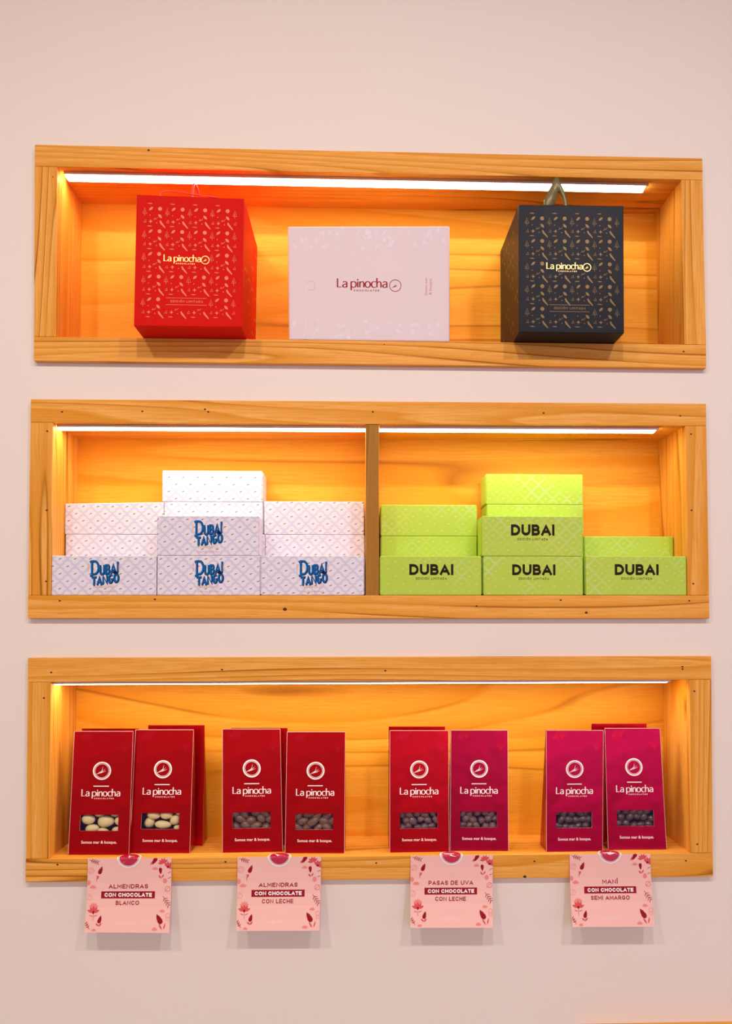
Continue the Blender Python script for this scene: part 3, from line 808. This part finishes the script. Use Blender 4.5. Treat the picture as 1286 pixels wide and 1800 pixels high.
def bag(tlx, trx, ty, blx, brx, by, label, inside=None, front=True, lean=.018, thick=.042, bly=None, ytop_r=None, Yf=None):
    z = lambda p: flz(3, p.x)+.0004
    zsh = (NICHE[3]['I'][0].z+NICHE[3]['I'][1].z)/2+.0006
    zsh = flz(3, at((blx+brx)/2, 1500).x)+.0006
    if Yf is None:
        BL, BR = on_z(blx, by, zsh), on_z(brx, bly or by, zsh)
        ym = (BL.y+BR.y)/2; BL.y += 0; 
        dY = max(-.008, min(.008, BR.y-BL.y)); BL = at(blx, by, ym-dY/2); BR = at(brx, bly or by, ym+dY/2)
        BL.z = BR.z = zsh
    else:
        BL, BR = at(blx, by, Yf), at(brx, by, Yf); BL.z = BR.z = zsh; ym = Yf; dY = 0
    TL, TR = at(tlx, ty, ym-dY/2+lean), at(trx, ytop_r or ty, ym+dY/2+lean)
    back = Vector((-dY/(BR.x-BL.x), 1, 0)).normalized()
    t = empty('chocolate_bag', (BL+BR)/2+back*thick/2, label, 'bag', 'red bags of coated nuts and raisins')
    F = Face(TL, TR, BL, BR, BAGW, BAGH)
    b = bmesh.new()
    bBL, bBR = BL+back*thick, BR+back*thick
    bTL, bTR = TL+back*.004, TR+back*.004
    V = lambda p: b.verts.new(p)
    def q(*ps, m_=0):
        f = b.faces.new([V(p) for p in ps]); f.material_index = m_; return f
    if front:
        wx = [0, 17.8, 84.5, BAGW]; wy = [0, 147.8, 175.8, BAGH]
        N = -F.n*.0009
        for i in range(3):
            for j in range(3):
                if i == 1 and j == 1: continue
                q(F.p(wx[i], wy[j+1]), F.p(wx[i+1], wy[j+1]), F.p(wx[i+1], wy[j]), F.p(wx[i], wy[j]))
        c = [F.p(wx[1], wy[1]), F.p(wx[2], wy[1]), F.p(wx[2], wy[2]), F.p(wx[1], wy[2])]
        for i in range(4): q(c[i], c[(i+1) % 4], c[(i+1) % 4]+N, c[i]+N, m_=1)
    else: q(BL, BR, TR, TL)
    q(bBR, bBL, bTL, bTR)
    if front:      # worn pale fold lines on the long edges and the top
        for ax, bx, ay, by_ in ((-.15, .45, 1, BAGH), (BAGW-.4, BAGW+.1, 1, BAGH), (0, BAGW, -.1, .6)):
            q(F.p(ax, by_, .00012), F.p(bx, by_, .00012), F.p(bx, ay, .00012), F.p(ax, ay, .00012), m_=1)
    # gusseted sides: folded inwards towards the top
    for A, Bb, C, D, s_ in ((BL, bBL, bTL, TL, 1), (BR, bBR, bTR, TR, -1)):
        mid = (A+Bb)/2; topm = (C+D)/2+Vector((s_*.006, 0, 0)); kn = A*.62+D*.38; kn2 = Bb*.62+C*.38; km = (kn+kn2)/2+Vector((s_*.0015, 0, 0))
        for tri in ((A, kn, km, mid), (mid, km, kn2, Bb), (kn, D, topm, km), (km, topm, C, kn2)):
            q(*tri)
    q(BL, bBL, bBR, BR); q(TL, TR, bTR, bTL)
    bmesh.ops.remove_doubles(b, verts=b.verts[:], dist=.00005)
    bmesh.ops.recalc_face_normals(b, faces=b.faces[:])
    link('bag_body', b, [M['bag_painted_sheen' if front and tlx > 700 else 'bag'], M['bag_edge']], t)
    if not front: return t
    pr = Print(F)
    pr.add(ring(52.3, 70.5, 14.8, 2.6, 36), M['white_ink']); pr.add(ring(52.3, 70.5, 12.1, .7, 32), M['white_ink']); pr.add(twig(52.3, 70.5, 13, 0, .06), M['white_ink'])
    pr.build('printed_emblem', t)
    pr = Print(F)      # glossy varnish fans in the upper corners
    for fx, fy, up in ((92, 38, -90), (12, 14, -20), (30, 16, -95)):
        for a in (-34, -20, -7, 7, 20, 34):
            pr.add(leafshape(fx+9*math.cos(R(up+a)), fy+9*math.sin(R(up+a)), 19, .9, up+a), M['bag_gloss'], .0001)
    pr.build('varnish_pattern', t)
    pr = Print(F)
    pr.add(stroke([(38.5, 97.6), (65.5, 97.6)], 1.7), M['white_ink'])
    lg, s = brandword(52, 115.2, 66.5); pr.add(lg, M['white_ink'])
    pr.add(words('Somos mar & bosque.', 52.2, 197.8, 61.5, .012), M['white_ink'])
    pr.build('printed_lettering', t)
    b = bmesh.new(); N = -F.n*.0008
    vs = []
    gx, gy = 10, 4
    g = [[b.verts.new(F.p(16.5+69.5*i/gx, 146.5+30.5*j/gy)+N) for i in range(gx+1)] for j in range(gy+1)]
    for j in range(gy):
        for i in range(gx): b.faces.new((g[j+1][i], g[j+1][i+1], g[j][i+1], g[j][i]))
    link('window_film', b, M['film'], t, label='clear film window')
    if inside:
        kind, mt, nm, lab, grp, spec = inside
        for k, (x, y, rx, ry, rot, dz) in enumerate(spec):
            c = F.p(x, y)-F.n*(.0012+max(ry*.00086, .004)+dz)
            bb = bmesh.new()
            ellipsoid(bb, c, (rx*.00087, ry*.00086*.9, ry*.00087), 0, R(rot), .10 if kind == 'raisin' else .02, k+len(label))
            o = link(nm, bb, mt, origin=c, smooth=True); o['label'] = lab; o['category'] = kind; o['group'] = grp
    return t
A1 = [(29, 157, 12, 8.8, 5, .0), (59.5, 161, 14.8, 10.3, -3, .0), (83, 160.5, 8, 7, 60, .0006), (36, 173.5, 12.5, 7.5, -8, .002), (46, 148, 9, 6, 10, .007), (75, 147, 10, 6.5, -5, .007), (55, 178, 10, 6, 5, .004), (80, 176.5, 10, 6.5, -10, .003)]
A2 = [(37, 152, 12, 7.8, 8, .0), (59.5, 152, 11, 7.5, 5, .0), (75, 161, 8.8, 9.5, 40, .0), (54, 169, 15, 7, 3, .0005), (29, 166, 9, 10, 30, .003), (82, 148, 7, 6, 20, .004), (80, 175, 8, 5, 0, .005)]
def rnd_fill(seed, rx, ry, n=(5, 3)):
    rnd = random.Random(seed); o = []
    for j in range(n[1]):
        for i in range(n[0]):
            o.append((22+(i+(j % 2)*.5)*62/(n[0]-.5)+rnd.uniform(-2, 2), 150+j*24/(max(1, n[1]-1))+rnd.uniform(-2, 2), rx*rnd.uniform(.85, 1.15), ry*rnd.uniform(.85, 1.15), rnd.uniform(-50, 50), rnd.uniform(0, .0035)))
    return o
def fill(kind, mkey, nm, who, spec):
    d = {'almond': 'white chocolate almond' if mkey == 'almond_white' else 'milk chocolate almond', 'raisin': 'chocolate coated raisin', 'peanut': 'dark chocolate peanut'}[kind]
    return (kind, M[mkey], nm, f'{d} behind the film window of {who}', f'{d}s in {who}', spec)
bag(130.7, 234.1, 1285.3, 119.8, 226.5, 1502.3, 'leftmost front red bag, window showing cream almonds, standing beside the left niche wall', fill('almond', 'almond_white', 'coated_almond', 'the leftmost front bag', A1))
bag(238.2, 340.3, 1282.6, 227.9, 333.5, 1499.3, 'second front red bag from the left, window showing cream almonds', fill('almond', 'almond_white', 'coated_almond', 'the second front bag from the left', A2))
bag(390.8, 492.4, 1281.3, 390.8, 496.8, 1498.7, 'third front red bag from the left, window showing milk chocolate almonds', fill('almond', 'almond_milk', 'coated_almond', 'the third front bag from the left', rnd_fill(3, 10, 7.5, (4, 3))), bly=1496.2)
bag(504.3, 606.7, 1286.4, 500.7, 605, 1499.3, 'fourth front red bag from the left, turned flat to the front with chocolate almonds', fill('almond', 'almond_milk', 'coated_almond', 'the fourth front bag from the left', rnd_fill(8, 12, 7.0, (4, 3))))
bag(684.8, 788, 1284, 684.8, 789.3, 1498.3, 'fifth front red bag from the left, window showing chocolate coated raisins', fill('raisin', 'raisin', 'coated_raisin', 'the fifth front bag from the left', rnd_fill(5, 8, 6.4, (5, 3))), bly=1496.5)
bag(792, 892, 1283.4, 790.8, 893.3, 1495.3, 'sixth front bag from the left, magenta sheen, window showing raisins', fill('raisin', 'raisin', 'coated_raisin', 'the sixth front bag from the left', rnd_fill(6, 7.5, 6.4, (5, 3))))
bag(959.5, 1060.2, 1283.6, 960, 1058.8, 1497, 'seventh front bag from the left, dark chocolate peanuts in window, left gusset in view', fill('peanut', 'peanut', 'coated_peanut', 'the seventh front bag from the left', rnd_fill(7, 9, 6.6, (5, 3))), bly=1495.5)
bag(1062.3, 1159.5, 1280, 1068.3, 1171.2, 1493.3, 'rightmost front bag, bright magenta sheen, beside the right niche wall', fill('peanut', 'peanut', 'coated_peanut', 'the rightmost front bag', rnd_fill(9, 9, 6.6, (5, 3))), bly=1492.6)
YK = .067
bag(144, 243, 1281, 136, 240, 1480, 'red bag half hidden behind the leftmost front bag', front=False, Yf=YK, lean=.012)
bag(260.5, 358.5, 1275, 254, 355.8, 1480, 'taller looking red bag behind the second front bag, its right side in view', front=False, Yf=YK-.003, lean=.012)
bag(406, 504.6, 1280, 404, 506, 1480, 'red bag hidden behind the third front bag, only its top right strip showing', front=False, Yf=YK-.003, lean=.012)
bag(683, 782, 1277.5, 683, 784, 1480, 'red bag peeping above the fifth front bag', front=False, Yf=YK-.003, lean=.012)
bag(1040.6, 1136, 1272.4, 1040, 1141, 1480, 'red bag peeping out between and above the two rightmost front bags', front=False, Yf=YK, lean=.012)

# ------------------------------------------------------------------ price cards hanging from the bottom shelf
def sprig(x, y, l, ang, n=4):
    o = stroke([(x, y), (x+l*math.cos(R(ang)), y+l*math.sin(R(ang)))], .8)
    for i in range(n):
        t_ = (i+1)/(n+.4)
        for s in (-1, 1):
            o += leafshape(x+l*t_*math.cos(R(ang))+l*.17*math.cos(R(ang+s*48)), y+l*t_*math.sin(R(ang))+l*.17*math.sin(R(ang+s*48)), l*.36, 1.3, ang+s*48)
    return o
def flower(x, y, r, up=-90):
    o = []
    for a in (-65, -32, 0, 32, 65):
        o += leafshape(x+r*.5*math.cos(R(up+a)), y+r*.5*math.sin(R(up+a)), r, r*.42, up+a)
    return o
def cone(x, y, l, ang):
    c, s = math.cos(R(ang)), math.sin(R(ang)); P = []
    for a, b in ((-.5, 0), (-.2, .16), (.2, .24), (.42, .18), (.5, 0), (.42, -.18), (.2, -.24), (-.2, -.16)): P.append((x+(a*c-b*s)*l, y+(a*s+b*c)*l))
    return [P]
def card(tl, tr, bl, br, lines, stx, rot, label):
    TL, TR = at(*tl, -.0014), at(*tr, -.0014)
    BL, BR = at(*bl, -.024), at(*br, -.024)
    zl = flz(3, (TL.x+TR.x)/2)
    TL.z = TR.z = zl+.0002
    t = empty('price_card', ((TL+TR)/2), label, 'price card', 'pink price cards on the lowest shelf edge')
    F = Face(TL, TR, BL, BR, 147, 128)
    b = bmesh.new(); n = -F.n*.0006; g = 6
    def cv(v): return F.n*(-.004*math.sin(math.pi*v))
    rows = [[(F.p(147*i, 128*j/g)+cv(j/g)) for i in (0, 1)] for j in range(g+1)]
    fr = [[b.verts.new(p) for p in r_] for r_ in rows]; bk = [[b.verts.new(p+n) for p in r_] for r_ in rows]
    for j in range(g):
        b.faces.new((fr[j+1][0], fr[j+1][1], fr[j][1], fr[j][0])); b.faces.new((bk[j][0], bk[j][1], bk[j+1][1], bk[j+1][0]))
        b.faces.new((fr[j][0], bk[j][0], bk[j+1][0], fr[j+1][0])); b.faces.new((fr[j+1][1], bk[j+1][1], bk[j][1], fr[j][1]))
    b.faces.new((fr[0][1], bk[0][1], bk[0][0], fr[0][0])); b.faces.new((fr[g][0], bk[g][0], bk[g][1], fr[g][1]))
    link('card', b, M['card'], t)
    Fo = F.p
    F.p = lambda x, y, h=0: Fo(x, y, h)+cv(y/128)
    pr = Print(F)
    pr.add(caps(lines[0], 72, 53.2, 7.6, .21, lines[1], .17), M['card_ink'])
    pr.add([[(25, 58), (119, 58), (119, 70.3), (25, 70.3)]], M['card_ink'])
    pr.add(caps('CON CHOCOLATE', 72.3, 67.5, 6.8, .27, 83, .13), M['white_ink'], .0003)
    pr.add(caps(lines[2], 71.5, 81.5, 7.4, .21, lines[3], .17), M['card_ink'])
    lg, s = brandword(68, 115, 26, False); pr.add(lg, M['card_logo']); pr.add(ring(85, 113, 2.6, .6, 12), M['card_logo'])
    pr.build('printed_lettering', t)
    pr = Print(F); A, B, C = M['card_ink'], M['card_rose'], M['card_soft']
    # left edge, top to bottom
    pr.add(sprig(3, 2.5, 16, 18), A); pr.add(ring(6, 22, 5.5, .7, 14)+ring(6, 22, 3.2, .5, 10)+stroke([(2, 27), (10, 17)], .5), C)
    pr.add(cone(23, 21, 15, 112), A); pr.add(cone(22.4, 22, 10, 112), B); pr.add(sprig(16, 41, 11, -80, 1)+leafshape(18, 34, 9, 3, -60), B)
    pr.add(ellipse(2.5, 43, 3.5, 4.5), C); pr.add(flower(10, 53, 7), C); pr.add(ring(4, 68, 4.8, .7, 12)+stroke([(1, 73), (7, 63)], .5), C)
    pr.add(flower(13, 86, 9), C); pr.add(flower(13, 95, 12), B); pr.add(ellipse(13, 94, 2, 3), A); pr.add(stroke([(13, 96), (13, 108)], .7)+leafshape(9, 100, 8, 1.6, 20)+leafshape(17, 100, 8, 1.6, -20), B)
    pr.add(cone(25, 106, 14, 105), A); pr.add(leafshape(21, 115, 8, 3, 40)+leafshape(26, 115, 8, 3, -50), B)
    pr.add(sprig(8, 123, 13, -122, 3), A); pr.add(flower(16, 126, 5), C)
    # right edge
    pr.add(cone(117, 5.5, 15, -58), A); pr.add(leafshape(112, 9, 8, 2.5, -60), B); pr.add(flower(118, 21, 6), C); pr.add(flower(133, 10, 10, -110), B); pr.add(flower(141, 17, 11, -60), B); pr.add(ellipse(141, 16, 2.4, 2), A)
    pr.add(cone(128, 23, 12, -95), A); pr.add(leafshape(127, 33, 8, 3, 50)+leafshape(132, 32, 8, 2.6, -60), B); pr.add(stroke([(141, 27), (146, 24)], .9)+stroke([(141, 36), (146, 34)], .9), A)
    pr.add(ellipse(136, 40, 3.6, 4.5), C); pr.add(ring(141, 54, 4.5, .8, 10)+stroke([(137, 58), (144, 50)], .7), B)
    pr.add(sprig(133, 66, 20, 55, 4), A); pr.add(flower(133, 94, 6), C); pr.add(ring(143, 99, 3.6, .9, 12)+ring(143, 105, 3.0, .7, 10), C)
    pr.add(cone(128, 105, 19, 60), A); pr.add(leafshape(131, 118, 12, 3, 60)+leafshape(138, 117, 12, 2.4, -75), B); pr.add(flower(121, 124, 6), C)
    pr.build('botanical_print', t)
    # round seal folded over the shelf lip
    sx = at(stx, 1508, 0).x; r = .0178; cz = zl+.0035
    def bend(x, s, off):      # s: distance along the sheet above the lip (negative below)
        if s >= 0: return Vector((sx+x, -.0026+s, zl+.0006+off))
        v_ = -s/((TL-BL).length)
        yy = TL.y+(BL.y-TL.y)*v_+.004*math.sin(math.pi*v_); zz = TL.z+(BL.z-TL.z)*v_
        return Vector((sx+x, yy-.0006-off, zz))
    b = bmesh.new()
    def disc(r1, off, mi, r0=0):
        nn, kk = 40, 8
        ringv = []
        for j in range(kk+1):
            rr = r0+(r1-r0)*j/kk
            ringv.append([b.verts.new(bend(rr*math.cos(2*math.pi*i/nn), rr*math.sin(2*math.pi*i/nn)+.0035, off)) for i in range(nn)])
        for j in range(kk):
            for i in range(nn):
                f = b.faces.new((ringv[j][i], ringv[j+1][i], ringv[j+1][(i+1) % nn], ringv[j][(i+1) % nn])); f.material_index = mi
    disc(r, 0, 0, .0001); disc(r*.88, .0004, 1, .0001); disc(r*.845, .0007, 0, r*.78); disc(r*.80, .0010, 2, .0001)
    for pl in tf(twig(0, 0, 1, 0, .10), 0, 0, r*.78, r*.78, rot):
        vs = [b.verts.new(bend(p[0], -p[1]+.0035, .0014)) for p in pl]
        try: f = b.faces.new(vs); f.material_index = 0
        except ValueError: pass
    bmesh.ops.remove_doubles(b, verts=b.verts[:], dist=1e-6)
    for f in b.faces:
        f.normal_update()
        if f.normal.y-f.normal.z > 0: f.normal_flip()
    link('seal_sticker', b, [M['white_ink'], M['purple'], M['sticker']], t, label='round crimson seal folded over the shelf edge')
card((154.2, 1510.5), (301.3, 1510.5), (148.2, 1639), (297, 1640), ('ALMENDRAS', 69, 'BLANCO', 41), 227, -20, 'pink price card reading almendras con chocolate blanco, the leftmost card')
card((417.4, 1508.2), (564.5, 1509), (414.8, 1636.5), (561, 1636), ('ALMENDRAS', 68.5, 'CON LECHE', 55.5), 491, 80, 'pink price card reading almendras con chocolate con leche')
card((721.6, 1505.6), (866.2, 1506.5), (721.3, 1631), (866.2, 1631), ('PASAS DE UVA', 80, 'CON LECHE', 55), 793, 40, 'pink price card reading pasas de uva con chocolate con leche')
card((1000.8, 1501.9), (1142.8, 1502.2), (1005.4, 1629.7), (1150, 1629), ('MANÍ', 28, 'SEMI AMARGO', 70), 1071.5, 25, 'pink price card reading maní con chocolate semi amargo, the rightmost card')
